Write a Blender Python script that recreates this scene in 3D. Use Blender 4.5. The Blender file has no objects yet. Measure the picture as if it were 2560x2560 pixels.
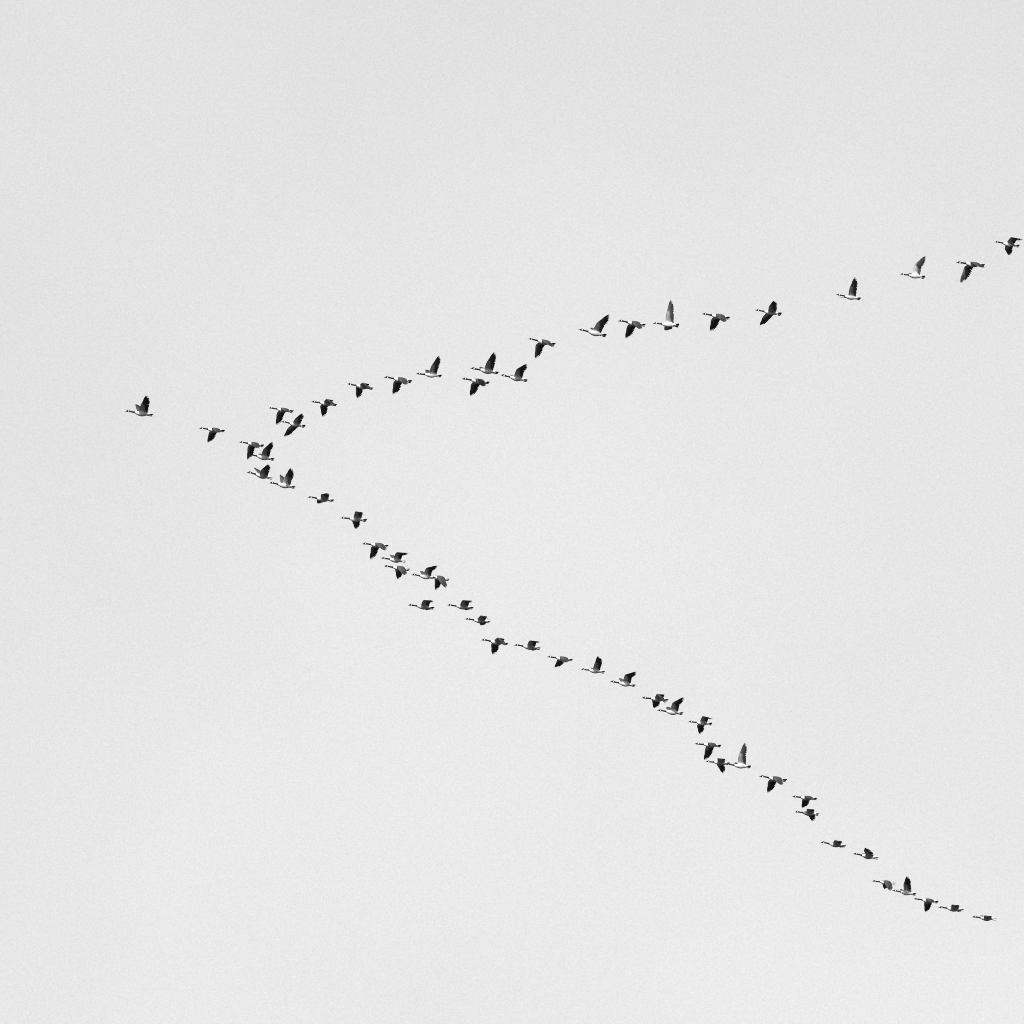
# A V of geese in flight against a pale even sky, seen from the ground through a long lens.
import bpy, bmesh, math, random
import numpy as np
from mathutils import Matrix, Vector

scene = bpy.context.scene
col = scene.collection

# ------------------------------------------------------------------ camera
ELEV = math.radians(24.0)                      # looking up at the flock from the field
cam_data = bpy.data.cameras.new('camera')
cam_data.sensor_width = 36.0
cam_data.lens = 36.0 * 480.0 / (2560 * 0.0147)
cam_data.clip_start = 0.5
cam_data.clip_end = 30000.0
cam = bpy.data.objects.new('camera', cam_data)
cam.location = (0.0, 0.0, 1.6)
cam.rotation_euler = (math.pi / 2 + ELEV, 0.0, 0.0)
col.objects.link(cam)
scene.camera = cam

# ------------------------------------------------------------------ light, sky, exposure
SUN_EL, SUN_AZ = math.radians(28.0), math.radians(172.0)   # compass bearing of the sun, 0 = +Y (view), 90 = +X
scene.view_settings.view_transform = 'Standard'
scene.view_settings.look = 'None'
scene.view_settings.gamma = 1.0
scene.view_settings.use_curve_mapping = False
scene.view_settings.exposure = 1.65
scene.cycles.filter_width = 0.9                # crisp long-lens detail
scene.cycles.use_denoising = False

sun_data = bpy.data.lights.new('sun', 'SUN')
sun_data.energy = 4.8
sun_data.angle = math.radians(0.6)
sun_data.color = (1.0, 1.0, 1.0)               # black-and-white photograph: neutral light
sun = bpy.data.objects.new('sun', sun_data)
to_sun = Vector((math.sin(SUN_AZ) * math.cos(SUN_EL), math.cos(SUN_AZ) * math.cos(SUN_EL), math.sin(SUN_EL)))
sun.rotation_euler = to_sun.to_track_quat('Z', 'Y').to_euler()
sun.location = to_sun * 900
col.objects.link(sun)

world = bpy.data.worlds.new('World')
scene.world = world
world.use_nodes = True
nt = world.node_tree
nt.nodes.clear()
sky = nt.nodes.new('ShaderNodeTexSky')
sky.sky_type = 'NISHITA'
sky.sun_disc = False
sky.sun_elevation = SUN_EL
sky.sun_rotation = SUN_AZ
sky.altitude = 50.0
sky.air_density = 1.0
sky.dust_density = 10.0
sky.ozone_density = 1.0
bw = nt.nodes.new('ShaderNodeRGBToBW')         # the picture is black and white throughout
tco = nt.nodes.new('ShaderNodeTexCoord')
mp = nt.nodes.new('ShaderNodeMapping')
mp.inputs['Location'].default_value = (-14.72, -3.17, -8.07)
noi = nt.nodes.new('ShaderNodeTexNoise')       # thin high veil: faint uneven cloud over the whole sky
noi.inputs['Scale'].default_value = 12.0
noi.inputs['Detail'].default_value = 4.0
noi.inputs['Roughness'].default_value = 0.5
mr = nt.nodes.new('ShaderNodeMapRange')
mr.inputs['From Min'].default_value = 0.0
mr.inputs['From Max'].default_value = 1.0
mr.inputs['To Min'].default_value = 0.83
mr.inputs['To Max'].default_value = 1.13
mul = nt.nodes.new('ShaderNodeMath'); mul.operation = 'MULTIPLY'
no2 = nt.nodes.new('ShaderNodeTexNoise')       # fine mottling of the veil
no2.inputs['Scale'].default_value = 8000.0
no2.inputs['Detail'].default_value = 2.0
no2.inputs['Roughness'].default_value = 0.8
mr2 = nt.nodes.new('ShaderNodeMapRange')
mr2.inputs['To Min'].default_value = 0.83
mr2.inputs['To Max'].default_value = 1.17
mul2 = nt.nodes.new('ShaderNodeMath'); mul2.operation = 'MULTIPLY'
bg = nt.nodes.new('ShaderNodeBackground')
bg.inputs['Strength'].default_value = 0.15
wo = nt.nodes.new('ShaderNodeOutputWorld')
nt.links.new(sky.outputs['Color'], bw.inputs['Color'])
nt.links.new(tco.outputs['Generated'], mp.inputs['Vector'])
nt.links.new(mp.outputs['Vector'], noi.inputs['Vector'])
nt.links.new(noi.outputs['Fac'], mr.inputs['Value'])
nt.links.new(bw.outputs['Val'], mul.inputs[0])
nt.links.new(mr.outputs['Result'], mul.inputs[1])
nt.links.new(mp.outputs['Vector'], no2.inputs['Vector'])
nt.links.new(no2.outputs['Fac'], mr2.inputs['Value'])
nt.links.new(mul.outputs['Value'], mul2.inputs[0])
nt.links.new(mr2.outputs['Result'], mul2.inputs[1])
nt.links.new(mul2.outputs['Value'], bg.inputs['Color'])
nt.links.new(bg.outputs['Background'], wo.inputs['Surface'])

# ------------------------------------------------------------------ materials (all neutral greys)
def material(name, rough, spec):
    m = bpy.data.materials.new(name)
    m.use_nodes = True
    b = m.node_tree.nodes['Principled BSDF']
    b.inputs['Roughness'].default_value = rough
    b.inputs['Specular IOR Level'].default_value = spec
    return m, m.node_tree, b

def plumage(name, rough, spec, scale, lo, hi):
    """grey plumage: tone of each feather tract from the mesh, mottled by a fine noise"""
    m, t, b = material(name, rough, spec)
    at = t.nodes.new('ShaderNodeAttribute'); at.attribute_name = 'tone'
    tc = t.nodes.new('ShaderNodeTexCoord')
    nz = t.nodes.new('ShaderNodeTexNoise')
    nz.inputs['Scale'].default_value = scale
    nz.inputs['Detail'].default_value = 3.0
    r = t.nodes.new('ShaderNodeMapRange')
    r.inputs['From Min'].default_value = 0.3; r.inputs['From Max'].default_value = 0.7
    r.inputs['To Min'].default_value = lo; r.inputs['To Max'].default_value = hi
    mx = t.nodes.new('ShaderNodeVectorMath'); mx.operation = 'SCALE'
    t.links.new(tc.outputs['Object'], nz.inputs['Vector'])
    t.links.new(nz.outputs['Fac'], r.inputs['Value'])
    t.links.new(at.outputs['Color'], mx.inputs[0])
    t.links.new(r.outputs['Result'], mx.inputs['Scale'])
    t.links.new(mx.outputs['Vector'], b.inputs['Base Color'])
    return m

M_BODY = plumage('soft_plumage', 0.9, 0.08, 30.0, 0.86, 1.08)
M_QUILL = plumage('flight_feather', 0.7, 0.12, 38.0, 0.75, 1.3)
M_HORN, _t, _b = material('black_horn', 0.5, 0.2)
_b.inputs['Base Color'].default_value = (0.005, 0.005, 0.005, 1)

m_ground, gt, gb = material('dark_field', 0.95, 0.1)
gtc = gt.nodes.new('ShaderNodeTexCoord'); gn = gt.nodes.new('ShaderNodeTexNoise'); gr = gt.nodes.new('ShaderNodeValToRGB')
gn.inputs['Scale'].default_value = 0.05; gn.inputs['Detail'].default_value = 10.0
gr.color_ramp.elements[0].color = (0.025, 0.025, 0.025, 1); gr.color_ramp.elements[1].color = (0.06, 0.06, 0.06, 1)
gt.links.new(gtc.outputs['Object'], gn.inputs['Vector']); gt.links.new(gn.outputs['Fac'], gr.inputs['Fac'])
gt.links.new(gr.outputs['Color'], gb.inputs['Base Color'])

# ------------------------------------------------------------------ the ground far below the flock
def make_ground():
    n, R = 60, 9000.0
    vs, fs = [], []
    rs = [0.0] + [R * (k / 20.0) ** 3 for k in range(1, 21)]
    rnd = random.Random(5)
    ph = [(rnd.uniform(0, 6.28), rnd.uniform(0, 6.28)) for _ in range(3)]
    def h(x, y):
        d = math.hypot(x, y); a = min(1.0, max(0.0, (d - 60) / 600.0))
        return a * sum(3.0 * math.sin(x / (310 + 170 * i) + p) * math.cos(y / (270 + 210 * i) + q) for i, (p, q) in enumerate(ph)) - 2 * a
    vs.append((0, 0, 0))
    for r in rs[1:]:
        for k in range(n):
            x, y = r * math.cos(k * 2 * math.pi / n), r * math.sin(k * 2 * math.pi / n)
            vs.append((x, y, h(x, y)))
    for k in range(n):
        fs.append((0, 1 + k, 1 + (k + 1) % n))
    for i in range(len(rs) - 2):
        a, b = 1 + i * n, 1 + (i + 1) * n
        for k in range(n):
            k2 = (k + 1) % n
            fs.append((a + k, b + k, b + k2, a + k2))
    me = bpy.data.meshes.new('ground'); me.from_pydata(vs, [], fs)
    for p in me.polygons: p.use_smooth = True
    me.materials.append(m_ground)
    o = bpy.data.objects.new('ground', me); o['kind'] = 'structure'
    col.objects.link(o)
make_ground()

# ------------------------------------------------------------------ the goose
# Local frame: x forward, y to the bird's left, z up; bill tip at x = +0.5, tail tip at x = -0.5.
# s = 0.5 - x runs from bill (0) to tail (1).
PROF = [  # s, centre z, half height, half width
    (.045, .004, .017, .015), (.060, .008, .025, .020), (.080, .013, .034, .026), (.105, .016, .039, .029), (.130, .016, .038, .028),
    (.155, .012, .032, .025), (.190, .006, .0275, .0225), (.250, .002, .0265, .0230), (.305, .000, .029, .027), (.345, -.002, .037, .035),
    (.390, -.006, .053, .049), (.440, -.012, .071, .066), (.500, -.016, .087, .079), (.560, -.018, .096, .085), (.620, -.017, .096, .085),
    (.680, -.012, .087, .079), (.740, -.005, .070, .067), (.790, .001, .051, .054), (.830, .003, .037, .046), (.870, .004, .022, .037), (.905, .004, .010, .026)]
PS = np.array([p[0] for p in PROF]); PV = np.array([p[1:] for p in PROF])
def catmull(s):
    i = int(np.clip(np.searchsorted(PS, s) - 1, 0, len(PS) - 2))
    p0, p1, p2, p3 = (PV[min(max(i + k, 0), len(PS) - 1)] for k in (-1, 0, 1, 2))
    t = (s - PS[i]) / (PS[i + 1] - PS[i])
    return 0.5 * (2 * p1 + (p2 - p0) * t + (2 * p0 - 5 * p1 + 4 * p2 - p3) * t * t + (3 * p1 - p0 - 3 * p2 + p3) * t ** 3)
RINGS = [.045, .052, .062, .074, .086, .094, .102, .112, .122, .132, .141, .150, .158, .172, .19, .215, .245, .275, .302, .322, .338, .352, .364, .378, .395, .42, .44,
         .46, .498, .536, .574, .612, .650, .688, .726, .764, .795, .82, .845, .87, .89, .905]
HA, HB = RINGS.index(.46), RINGS.index(.764)   # the wings grow out of the body between these rings
NR, NK = 20, HB - HA + 1
LA, LO = .37, .53
SHOULDER = np.array([.03, .072, .035])

def smooth(a, b, x):
    t = min(1.0, max(0.0, (x - a) / (b - a)))
    return t * t * (3 - 2 * t)
def unit(v):
    return v / (np.linalg.norm(v) + 1e-9)
def lerp(a, b, t):
    return a + (b - a) * t

def body_tone(s, ang, rnd):
    """plumage by tract; ang in degrees from the side, + up"""
    if s < .352:                                            # head and neck
        if .098 + max(0.0, ang + 30) * .0004 < s < .141 - max(0.0, ang) * .0003 and ang < 30:
            return .20
        return .003
    if ang > 48 and s < .80:                                # mantle and back
        return lerp(.15, .021, smooth(.36, .42, s)) * rnd.uniform(.85, 1.15)
    if s > .775 and ang > 30:                               # white crescent over the rump, black rump before it
        return .012 if s < .815 else .24
    if s > .70:
        return lerp(.12, .21, smooth(.70, .76, s))          # vent and undertail
    breast = lerp(.18, .135, smooth(.40, .60, s))
    return lerp(breast, .115, smooth(.55, .68, s)) * rnd.uniform(.92, 1.05)

class Wing:
    """the leading edge from shoulder over the wrist to the tip, with chord and normal along it"""
    def __init__(self, sg, d1, w1, d2, w2, ln):
        def sdir(d, w):
            d, w = math.radians(d), math.radians(w)
            return np.array([math.sin(w), sg * math.cos(w) * math.cos(d), math.cos(w) * math.sin(d)])
        self.sg = sg
        self.sh = SHOULDER * np.array([1, sg, 1])
        self.si, self.so = sdir(d1, w1), sdir(d2, w2)
        self.wrist = self.sh + LA * self.si
        self.lo = LO * ln
        aft = np.array([-1.0, 0, 0])
        self.c0 = unit(aft + np.array([0, 0, -.04]))
        self.ci = unit(aft - .65 * (aft @ self.si) * self.si)
        ref = unit(aft * .85 - self.si * .55)
        self.co = unit(ref - (ref @ self.so) * self.so)
    def le(self, t):
        if t < .8: return self.sh + self.si * LA * t
        if t < 1.2:                                          # rounded wrist
            u = (t - .8) / .4
            a = self.sh + self.si * LA * .8; b = self.wrist + self.so * self.lo * .2
            return (1 - u) ** 2 * a + 2 * u * (1 - u) * self.wrist + u * u * b
        return self.wrist + self.so * self.lo * (t - 1)
    def frame(self, t):
        s = unit(lerp(self.si, self.so, smooth(.75, 1.25, t)))
        c = lerp(self.c0, self.ci, smooth(0, .35, t))
        c = unit(lerp(c, self.co, smooth(.7, 1.3, t)))
        n = unit(np.cross(s, c)) * self.sg
        return s, c, n
SEC = [.10, .24, .40, .57, .74, .88, 1.0, 1.12, 1.26, 1.42, 1.56]
SK_T = [0, .10, .24, .6, 1.0, 1.26, 1.45, 1.56]; SK_C = [.27, .225, .190, .168, .150, .105, .062, .03]
TH_T = [0, .2, .6, 1.0, 1.56]; TH_H = [.017, .014, .011, .009, .004]

def build_mesh(name, verts, faces, tones, mat, corner=False, fix=False):
    """corner: feathers, toned per face and flat shaded"""
    me = bpy.data.meshes.new(name)
    me.from_pydata([tuple(map(float, v)) for v in verts], [], faces)
    if fix:
        bm = bmesh.new(); bm.from_mesh(me); bmesh.ops.recalc_face_normals(bm, faces=bm.faces[:]); bm.to_mesh(me); bm.free()
    if tones is not None:
        if corner:
            at = me.color_attributes.new('tone', 'FLOAT_COLOR', 'CORNER')
        else:
            at = me.color_attributes.new('tone', 'FLOAT_COLOR', 'POINT')
        a = np.ones((len(at.data), 4), dtype=np.float32); a[:, :3] = np.asarray(tones, dtype=np.float32)[:, None]
        at.data.foreach_set('color', a.ravel())
    me.polygons.foreach_set('use_smooth', [not corner] * len(me.polygons))
    me.materials.append(mat)
    return me

def body_mesh(rnd, wings, bow, dark):
    """torso, neck, head and the fleshy part of both wings with its coverts: one closed surface"""
    V, T, Fc = [], [], []
    for s in RINGS:
        cz, b, a = catmull(s)
        if s < .36: cz += bow * math.sin(math.pi * s / .36) ** 1.5
        for j in range(NR):
            ph = j * 2 * math.pi / NR
            V.append((.5 - s, a * math.cos(ph), cz + b * math.sin(ph)))
            ang = math.degrees(math.asin(max(-1, min(1, math.sin(ph)))))
            T.append(body_tone(s, ang, rnd))
    vid = lambda i, j: i * NR + j % NR
    for i in range(len(RINGS) - 1):
        for j in range(NR):
            if HA <= i < HB and j in (1, 8): continue        # openings the wings grow from
            Fc.append((vid(i, j), vid(i, j + 1), vid(i + 1, j + 1), vid(i + 1, j)))
    for i, s in ((0, RINGS[0] - .004), (len(RINGS) - 1, RINGS[-1] + .008)):
        c = len(V); V.append((.5 - s, 0, catmull(RINGS[i])[0])); T.append(T[vid(i, 0)])
        for j in range(NR): Fc.append((c, vid(i, j), vid(i, j + 1)))
    for w, ju, jl in ((wings[0], 2, 1), (wings[1], 8, 9)):
        up = [vid(i, ju) for i in range(HA, HB + 1)]; lw = [vid(i, jl) for i in range(HA, HB + 1)]
        for i in up[1:-1]: T[i] = .019
        for i in lw[1:-1]: T[i] = .17
        for t in SEC:
            s, c, n = w.frame(t); le = w.le(t)
            ch = np.interp(t, SK_T, SK_C); th = np.interp(t, TH_T, TH_H)
            u2, l2 = [], []
            for k in range(NK):
                u = (k / (NK - 1)) ** 1.25
                h = th * (2.2 * math.sqrt(u) * (1 - u) + .16)
                camber = .05 * ch * math.sin(math.pi * min(1, u)) 
                p = le + c * ch * u + n * camber
                u2.append(len(V)); V.append(p + n * h); T.append(dark * lerp(.018, .012, smooth(.1, .8, u)) * lerp(1, .55, smooth(1.0, 1.5, t)) * rnd.uniform(.8, 1.2))
                lite = lerp(.22, .17, smooth(.0, .5, t)) * lerp(1, .45, smooth(.45, 1.0, u)) * lerp(1, .30, smooth(.95, 1.4, t))
                l2.append(len(V)); V.append(p - n * h * .6); T.append(lite * rnd.uniform(.75, 1.15))
            T[u2[0]] = .012; T[l2[0]] *= .6
            for k in range(NK - 1):
                Fc.append((up[k], up[k + 1], u2[k + 1], u2[k])); Fc.append((lw[k], l2[k], l2[k + 1], lw[k + 1]))
            Fc.append((up[0], u2[0], l2[0], lw[0])); Fc.append((up[-1], lw[-1], l2[-1], u2[-1]))
            up, lw = u2, l2
        for k in range(NK - 1): Fc.append((up[k], up[k + 1], lw[k + 1], lw[k]))
    return build_mesh('body', V, Fc, T, M_BODY, fix=True)

class Blades:
    """feathers: each a slim closed blade with a raised shaft"""
    def __init__(self): self.V, self.F, self.T = [], [], []
    def add(self, root, tip, width, n, prof, up, under, droop=0.0, thick=.0012):
        """up / under: tone at root and tip of the upper and lower face"""
        d = unit(tip - root); side = unit(np.cross(n, d)); n = unit(np.cross(d, side))
        b0 = len(self.V)
        for v, wf in prof:
            c = lerp(root, tip, v) - n * droop * v * v
            hw = width * wf * .5; th = thick * (1 - .75 * v)
            self.V += [c - side * hw, c + n * th, c + side * hw, c - n * th]
        m = len(prof)
        for i in range(m - 1):
            for j in range(4):
                a, b = b0 + i * 4 + j, b0 + i * 4 + (j + 1) % 4
                self.F.append((a, b, b + 4, a + 4))
                tt = up if j in (0, 1) else under
                t0, t1 = lerp(tt[0], tt[1], prof[i][0] ** .7), lerp(tt[0], tt[1], prof[i + 1][0] ** .7)
                self.T += [t0, t0, t1, t1]
        e = b0 + (m - 1) * 4
        self.F += [(b0, b0 + 3, b0 + 2, b0 + 1), (e, e + 1, e + 2, e + 3)]
        self.T += [under[0]] * 4 + [under[1]] * 4
    def mesh(self, name): return build_mesh(name, self.V, self.F, self.T, M_QUILL, corner=True)

P_SEC = [(0, .6), (.2, 1), (.6, 1.05), (.86, .95), (.96, .62), (1, .2)]
P_INNER = [(0, .5), (.2, 1), (.6, 1.0), (.86, .92), (.96, .55), (1, .12)]
P_OUTER = [(0, .5), (.2, 1), (.60, .95), (.74, .62), (.92, .34), (1, .10)]
TIPS = [(.12, .288), (.25, .275), (.385, .256), (.515, .232), (.64, .196), (.755, .158), (.855, .119), (.935, .081), (.985, .044), (1.0, .010)]

def wing_feathers(rnd, w, dark, spread):
    B = Blades()
    ns = 13
    for i in range(ns):                                      # secondaries and tertials
        t = .02 + .96 * i / (ns - 1)
        s, c, n = w.frame(t); le = w.le(t)
        ch = np.interp(t, [0, .15, .5, 1.0], [.31, .31, .30, .297]) * rnd.uniform(.975, 1.02)
        root = le + c * .075 + n * (.010 - .0004 * i)
        tip = le + c * ch + n * .001 + s * rnd.uniform(-.004, .004)
        g = dark * rnd.uniform(.8, 1.2)
        B.add(root, tip, .050, n, P_SEC, (.011 * g, .004 * g), (.040 * g, .016 * g), droop=.004)
    for i in range(10):                                      # primaries
        f = i / 9.0
        tr = 1.0 + .44 * f
        s, c, n = w.frame(tr); root = w.le(tr) + c * lerp(.05, .010, f) + n * (.005 * (1 - f) - .0004 * i)
        s2, c2, n2 = w.frame(1.3)
        a, b = TIPS[i]
        k = (1 + (spread - 1) * .6 * f)
        tip = w.wrist + w.so * w.lo * a * rnd.uniform(.985, 1.01) + c2 * b * k - n2 * rnd.uniform(-.004, .008)
        g = dark * rnd.uniform(.85, 1.15)
        B.add(root, tip, np.interp(f, [0, .5, 1], [.064, .072, .046]), n2, P_OUTER if i >= 6 else P_INNER, (.006 * g, .003 * g), (.042 * g, .002 * g), droop=-.012 * f)
    return B.mesh('wing_feathers')

def tail_feathers(rnd, fan):
    B = Blades()
    for i in range(9):
        a = math.radians(fan) * (i - 4) / 4.0
        root = np.array([-.335, .030 * (i - 4) / 4.0, .004 - .0012 * abs(i - 4)])
        ln = .160 * (1 - .035 * abs(i - 4) / 4.0) * rnd.uniform(.98, 1.02)
        tip = root + np.array([-math.cos(a) * ln, math.sin(a) * ln, -.006 - .004 * abs(i - 4) / 4])
        B.add(root, tip, .040, np.array([0, 0, 1.0]), P_SEC, (.008, .005), (.008, .005))
    return B.mesh('tail_feathers')

def tube(secs, n=8):
    V, Fc = [], []
    for (x, y, z, hw, hh) in secs:
        for j in range(n):
            p = j * 2 * math.pi / n
            V.append((x, y + hw * math.cos(p), z + hh * math.sin(p)))
    m = len(secs)
    for i in range(m - 1):
        for j in range(n):
            Fc.append((i * n + j, i * n + (j + 1) % n, (i + 1) * n + (j + 1) % n, (i + 1) * n + j))
    Fc.append(tuple(range(n))); Fc.append(tuple((m - 1) * n + j for j in range(n))[::-1])
    return V, Fc

def bill_mesh(gape):
    U = [(.436, 0, .010, .015, .018), (.452, 0, .007, .014, .0145), (.472, 0, .004, .012, .010), (.490, 0, .002, .0095, .007), (.503, 0, .000, .005, .004)]
    t = math.tan(math.radians(gape))
    Lw = [(x, 0, z - .009 + .35 * (.5 - x) * .1 - (.452 - x) * -t * (1 if x > .452 else 0), hw * .85, hh * .5) for (x, y, z, hw, hh) in U]
    V, Fc = tube(U); V2, F2 = tube(Lw); k = len(V)
    return build_mesh('bill', V + V2, Fc + [tuple(i + k for i in f) for f in F2], None, M_HORN)

def foot_mesh(sg, rnd):
    dz, dx, y = rnd.uniform(-.008, .006), rnd.uniform(-.012, .012), sg * .032
    V, Fc = tube([(-.27, y, -.046, .013, .013), (-.315, y, -.051 + dz * .3, .009, .009), (-.355, y, -.055 + dz * .6, .009, .009), (-.385 + dx, y * 1.05, -.057 + dz, .020, .013),
                  (-.425 + dx, y * 1.1, -.060 + dz, .030, .009), (-.452 + dx, y * 1.1, -.060 + dz, .016, .004)])
    # webbed toes: three short claws past the web
    for k in (-1, 0, 1):
        v2, f2 = tube([(-.43 + dx, y * 1.1 + k * .014, -.060 + dz, .006, .005), (-.468 + dx + .008 * abs(k), y * 1.1 + k * .019, -.060 + dz, .003, .003)], 5)
        b = len(V); V += v2; Fc += [tuple(i + b for i in f) for f in f2]
    return build_mesh('foot', V, Fc, None, M_HORN)

def part(name, me, parent):
    o = bpy.data.objects.new(name, me)
    col.objects.link(o)
    o.parent = parent
    return o

HEADING = math.radians(16.0)                                 # all fly left, a little towards the watcher
def make_goose(idx, x, y, z, pitch, roll, scale, near, far, gape, label):
    rnd = random.Random(idx * 77 + 5)
    p, r = math.radians(pitch), math.radians(roll)
    f = Vector((-math.cos(HEADING) * math.cos(p), -math.sin(HEADING) * math.cos(p), math.sin(p)))
    l = Vector((math.sin(HEADING), -math.cos(HEADING), 0))
    u = f.cross(l)
    l = l * math.cos(r) + u * math.sin(r)
    u = f.cross(l)
    e = bpy.data.objects.new('goose', None)
    e.empty_display_size = .3
    col.objects.link(e)
    m = Matrix((f, l, u)).transposed().to_4x4() @ Matrix.Scale(scale, 4)
    e.matrix_world = Matrix.Translation((x, y, z)) @ m
    e['label'] = label
    e['category'] = 'bird'
    e['group'] = 'geese flying in a V formation'
    wings = (Wing(1, *near), Wing(-1, *far))
    dark = rnd.uniform(.85, 1.15)
    part('body', body_mesh(rnd, wings, rnd.uniform(-.010, .014), dark), e)
    sp = rnd.uniform(.9, 1.2)
    for w in wings: part('wing_feathers', wing_feathers(rnd, w, dark, sp), e)
    part('tail_feathers', tail_feathers(rnd, rnd.uniform(15, 32)), e)
    part('bill', bill_mesh(gape), e)
    for sg in (1, -1): part('foot', foot_mesh(sg, rnd), e)
    return e

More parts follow.
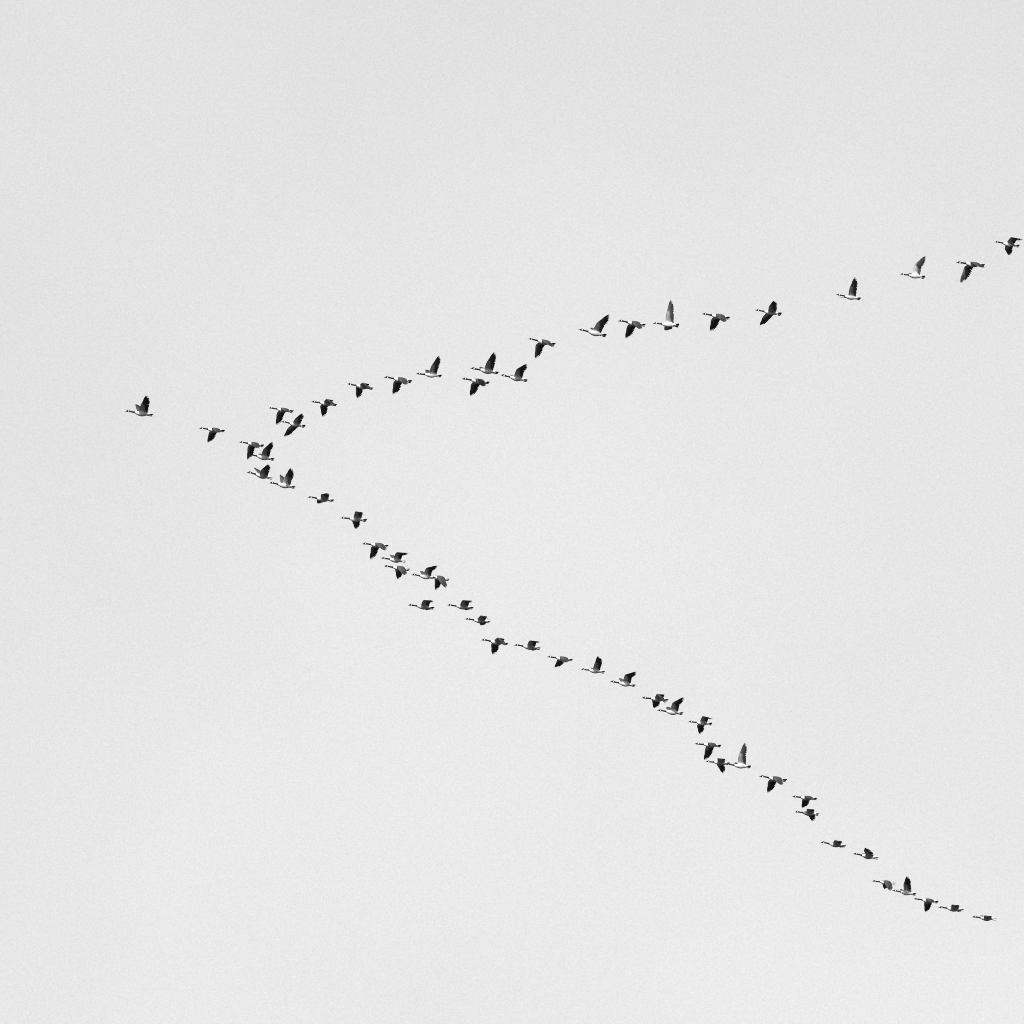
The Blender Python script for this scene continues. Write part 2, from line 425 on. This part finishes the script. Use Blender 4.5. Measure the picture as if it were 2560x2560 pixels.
# one row a goose: place, pitch, roll, length, then for each wing the angles of arm and hand (dihedral, sweep, dihedral, sweep, hand length)
FLOCK = [
    (1, -13.52, 431.27, 197.55, 0.3, -12, 1.062, (28, 4, 25, -5, 1.0), (33, 1, 29, -9, 1.0), 13, 'leading goose at the point of the V, bill open, wings raised, farthest left of all'),
    (2, -10.86, 430.9, 196.72, -2.5, -6, 0.97, (-29, 5, -30, -3, 1.0), (-9, -1, -23, -9, 1.0), 0, 'lone goose following the leader, between it and the rest of the flock, wings lowered'),
    (3, -8.37, 430.97, 197.55, 0.1, -4, 0.937, (-30, 5, -31, -13, 1.0), (-10, 6, -37, -11, 1.01), 0, 'goose with lowered wings at the start of the upper line, just above a level-winged goose'),
    (4, -7.91, 430.41, 196.72, 3.5, 6, 0.913, (-7, 3, -4, -14, 1.01), (-8, 17, -7, -1, 1.01), 0, 'goose with both wings spread level, second in the upper line, close below a neighbour'),
    (5, -6.8, 430.41, 197.55, -0.4, -6, 0.964, (-2, 2, -46, -26, 1.01), (-4, 3, -37, -24, 1.0), 0, 'third goose of the upper line from the leader, far wing hanging straight down'),
    (6, -9.45, 432.15, 196.72, 0.4, -5, 0.938, (-33, 7, -35, -7, 1.0), (-5, 4, -50, -10, 1.02), 0, 'goose with lowered wings at the start of the lower line, overlapping a raised-wing goose'),
    (7, -9.16, 435.14, 197.55, 3.6, -7, 1.005, (20, 3, 22, -22, 1.0), (23, 4, 26, -21, 1.0), 0, 'goose with raised wing, its head against the lowered wing tip of its neighbour'),
    (8, -9.2, 434.94, 196.72, 6.2, -17, 1.001, (21, 5, 16, -13, 1.0), (29, 15, 18, -3, 1.0), 13, 'climbing goose with both wings up, far wing tip over its neck, near the leader'),
    (9, -8.4, 436.01, 196.81, 1.5, -11, 1.005, (48, -7, 18, -5, 0.99), (48, 2, 30, -12, 1.0), 0, 'goose with spread feather tips on a high wing, just right of a climbing goose'),
    (10, -5.46, 427.72, 197.0, 2.6, -11, 0.987, (-2, 2, -44, -29, 1.02), (3, 7, -42, -20, 1.01), 0, 'fourth goose of the upper line from the leader, wings drooping, neck sloping down'),
    (11, -4.09, 426.71, 196.81, 0.6, -7, 1.052, (-33, 5, -34, -11, 1.0), (-5, 4, -35, -12, 1.01), 7, 'goose with lowered wings, fifth in the upper line, next before a goose with raised wing'),
    (12, -2.98, 426.73, 197.0, -3.2, -4, 0.97, (28, -2, 30, -18, 1.0), (30, -1, 33, -16, 1.0), 0, 'goose with raised wings between two lowered-wing geese, sixth in the upper line'),
    (13, -0.98, 425.95, 196.81, 1.4, -7, 1.066, (19, 5, 26, -12, 1.0), (22, 6, 26, -13, 1.0), 6, 'goose with tall raised wing directly above a lowered-wing goose in the upper line'),
    (14, -1.3, 427.25, 197.0, 0.3, -9, 1.053, (-32, 5, -32, -13, 1.0), (-12, 5, -34, -12, 1.0), 6, 'goose with lowered wings flying just below a raised-wing goose in the upper line'),
    (15, 0.08, 426.58, 196.81, 4.1, -8, 1.021, (25, 4, 13, -26, 1.0), (27, 9, 18, -15, 1.0), 0, 'goose with bent raised wing whose bill nearly touches the tail of the goose ahead'),
    (16, 1.07, 423.88, 197.0, 3.9, -6, 1.016, (-34, -1, -35, -30, 1.01), (-9, 14, -47, -13, 1.02), 0, 'goose with steeply arched lowered wings, tenth in the upper line, alone above its neighbours'),
    (17, 2.88, 423.16, 197.02, 4.9, -5, 1.049, (33, -7, 27, -30, 1.04), (46, -9, 17, -5, 1.0), 5, 'goose with near wing raised and swept back, eleventh in the upper line'),
    (18, 4.27, 422.15, 196.93, 0.4, -9, 1.031, (-33, 4, -34, -13, 1.0), (-11, 5, -35, -10, 1.0), 8, 'goose with lowered wings just left of the goose holding its wing straight up'),
    (19, 5.49, 422.48, 197.02, -3.2, 17, 0.972, (24, 8, 40, -12, 1.0), (12, -13, 38, -29, 1.0), 0, 'goose with pale near wing straight up and dark far wing showing below its belly'),
    (20, 7.26, 421.55, 196.93, 0.7, -8, 1.046, (-34, 5, -35, -12, 1.0), (-11, 4, -31, -12, 1.0), 9, 'goose with lowered wings just right of the goose holding its wing straight up'),
    (21, 9.12, 421.43, 197.02, 1.3, 4, 0.98, (-7, 13, -6, -1, 1.0), (-7, 11, -7, -6, 1.0), 0, 'goose with both dark wings spread level, fifth from the right in the upper line'),
    (22, 11.93, 419.94, 196.93, 2.6, 3, 0.914, (21, 9, 25, -5, 1.0), (18, 14, 29, 4, 1.0), 8, 'goose with upright near wing, far wing tip showing as a dark sliver under its neck'),
    (23, 14.16, 418.36, 197.02, -1.0, 6, 0.933, (47, -3, 33, -41, 1.02), (44, 4, 33, -28, 1.0), 0, 'goose with wing raised and swept back, third from the right in the upper line'),
    (24, 16.17, 417.2, 196.93, -1.7, -5, 1.054, (-31, -3, -32, -18, 1.01), (-3, 10, -52, 4, 1.05), 0, 'goose with long lowered far wing, next to last at the right of the upper line'),
    (25, 17.36, 414.52, 196.45, 1.2, -1, 0.925, (10, -5, -30, -42, 1.01), (-10, -10, -7, -37, 0.98), 9, 'goose at the right edge of the picture, last of the upper line, wings half level'),
    (26, -7.03, 439.06, 197.62, -0.7, -9, 1.018, (1, 15, -9, -11, 0.99), (0, 4, 2, -21, 1.0), 0, 'goose with short dark wings half raised, alone between two geese of the lower line'),
    (27, -5.81, 438.26, 196.45, -2.9, -3, 1.014, (18, 4, -37, -26, 1.01), (6, -13, -18, -29, 0.99), 0, 'goose with level bent wings, near one arched up and back, far one straight down'),
    (28, -5.07, 443.25, 197.62, -3.5, -9, 1.027, (-31, 0, -32, -15, 1.0), (-6, 3, -40, -9, 1.01), 0, 'goose with lowered wings, topmost of the cluster of five in the lower line'),
    (29, -4.38, 441.96, 196.45, -0.0, -15, 0.978, (32, -2, -8, -42, 1.03), (33, 9, 6, -21, 1.0), 5, 'goose with bent raised wing in the cluster, above one with two lowered wings'),
    (30, -4.28, 445.36, 197.62, -0.1, -12, 1.029, (-32, 2, -33, -12, 1.0), (-1, -10, -36, -24, 1.01), 0, 'goose with two lowered wings seen side by side, directly below a bent-wing goose'),
    (31, -3.28, 443.49, 196.45, -0.1, -11, 0.945, (38, -2, 6, -41, 1.01), (38, 7, 16, -23, 1.0), 7, 'goose with bent raised wing, its rear overlapped by the head of the next goose'),
    (32, -2.79, 446.25, 197.62, 3.1, -12, 0.967, (-41, -4, -43, -21, 1.01), (-1, -5, -47, -18, 1.01), 0, "goose with two hanging wings, its head in front of another goose's flank"),
    (33, -3.38, 446.03, 196.34, -1.3, -8, 1.027, (13, 4, -15, -26, 1.0), (4, -35, 5, -29, 1.0), 3, 'left one of two geese alike side by side with bent wings, lower line'),
    (34, -1.93, 447.86, 197.14, -1.3, -8, 1.031, (12, 5, -15, -27, 1.0), (4, -35, 5, -30, 1.0), 0, 'right one of two geese alike side by side with bent wings, lower line'),
    (35, -1.28, 447.33, 196.34, -1.7, -12, 0.99, (12, -2, -32, -32, 1.02), (-6, -28, -3, -28, 0.99), 0, 'goose with arched curved wing, just below and right of two geese alike'),
    (36, -0.65, 451.19, 197.14, 0.3, -9, 1.067, (2, -1, -47, -16, 1.01), (-5, -2, -31, -20, 0.99), 0, 'goose with straight hanging far wing, left of a bent-wing goose, middle of the lower line'),
    (37, 0.58, 449.81, 196.34, -1.1, -9, 1.034, (14, 5, -16, -27, 1.0), (2, -35, 4, -29, 1.0), 0, 'goose with bent level wing between two lowered-wing geese, middle of the lower line'),
    (38, 1.82, 452.76, 197.14, -0.3, -11, 1.013, (-26, 7, -27, 3, 1.0), (-8, -3, -17, -7, 1.0), 0, 'goose with one broad lowered wing pointing forward, before two geese with raised wings'),
    (39, 3.05, 452.07, 196.34, -0.6, -7, 0.945, (28, 2, 14, 4, 0.99), (29, -7, 18, -19, 1.0), 0, 'goose with rounded upright dark wing and splayed tips, middle of the lower line'),
    (40, 4.21, 455.16, 197.14, 1.8, -10, 1.012, (36, 4, 9, -38, 1.01), (36, 10, 17, -23, 1.0), 15, 'goose with open bill and wing folded back at the wrist, after an upright-winged goose'),
    (41, 5.44, 456.05, 196.89, -3.2, -12, 1.072, (9, 7, -52, -22, 1.03), (-3, -6, -26, -23, 0.99), 5, 'goose with arched near wing and hanging far wing, above left of a raised-wing goose'),
    (42, 6.03, 457.51, 196.97, -1.3, -7, 1.038, (34, 2, 17, -36, 1.0), (35, 7, 22, -25, 1.0), 0, 'goose with pale raised swept wing, close below and right of an arched-wing goose'),
    (43, 7.18, 458.38, 196.89, -2.2, 0, 0.953, (12, 1, -35, -36, 1.02), (0, -3, -22, -27, 0.99), 0, 'goose with near wing arched back and far wing straight down, below the raised-wing goose'),
    (44, 7.51, 460.71, 196.97, -3.1, -3, 1.071, (-28, 10, -28, 8, 1.0), (-15, -6, -25, -11, 1.0), 10, 'goose with lowered wing above a goose whose head meets its wing tip, lower line'),
    (45, 7.91, 462.27, 196.89, -2.6, -3, 0.98, (-3, 20, -30, -25, 0.99), (-3, -20, -27, -39, 1.0), 0, 'goose with wing slanting back and down, beak to tail with a tall-winged goose'),
    (46, 8.7, 462.77, 196.97, -2.5, 6, 1.029, (32, 9, 45, -18, 1.02), (31, 4, 41, -24, 1.0), 0, 'goose with tall pale wing upright, tallest wing of the lower line'),
    (47, 10.06, 463.84, 196.89, 0.5, -7, 1.119, (-34, 6, -35, -13, 1.0), (-8, 5, -32, -14, 1.0), 10, 'goose with lowered wings and bill open, alone right of the tall pale-winged goose'),
    (48, 11.32, 465.96, 196.97, -2.8, -7, 1.028, (-22, 9, -23, 7, 1.0), (-5, -9, -20, -16, 1.0), 0, 'upper goose of a stacked pair, lowered wing reaching down to the goose beneath'),
    (49, 11.41, 466.43, 196.52, -2.2, -7, 0.998, (2, 18, -24, -20, 0.99), (3, -28, -21, -38, 1.01), 0, 'lower goose of a stacked pair, far wing slanting back and down'),
    (50, 12.56, 471.52, 197.33, 0.1, -14, 1.061, (7, 11, -18, -22, 0.99), (5, -35, -7, -40, 1.0), 9, 'goose with short wings held close, left of a goose with jagged raised wing'),
    (51, 13.8, 470.76, 196.52, 2.3, -14, 1.06, (12, 29, 3, 11, 1.0), (17, 2, 11, -27, 1.01), 11, 'goose with short jagged dark raised wing, seventh from the end of the lower line'),
    (52, 14.63, 475.41, 197.33, -1.9, -13, 0.971, (-35, 3, -36, -6, 1.0), (-8, -15, -17, -27, 1.0), 0, 'goose with two short hanging wings side by side, fifth from the end of lower line'),
    (53, 15.4, 474.5, 196.52, 1.7, -4, 0.987, (26, 22, 21, 2, 0.99), (28, 6, 25, -20, 1.0), 0, 'goose with upright wing, only raised one among the last five of the lower line'),
    (54, 16.35, 477.29, 197.33, 0.2, -5, 1.025, (-27, 9, -28, 3, 1.0), (-10, -12, -21, -22, 1.0), 0, 'goose with straight lowered wing, third from the end of the lower line'),
    (55, 17.3, 476.18, 196.52, -1.8, -13, 1.06, (7, 17, -19, -22, 0.99), (2, -35, -6, -43, 1.0), 10, 'goose with short wings and a small dark tip below, next to last of lower line'),
    (56, 18.71, 479.14, 197.33, -2.6, -19, 1.051, (4, 22, -8, -14, 0.99), (11, 2, 1, -40, 1.01), 0, 'goose gliding with wings end on, last of the lower line at bottom right'),
]
for row in FLOCK:
    make_goose(*row)
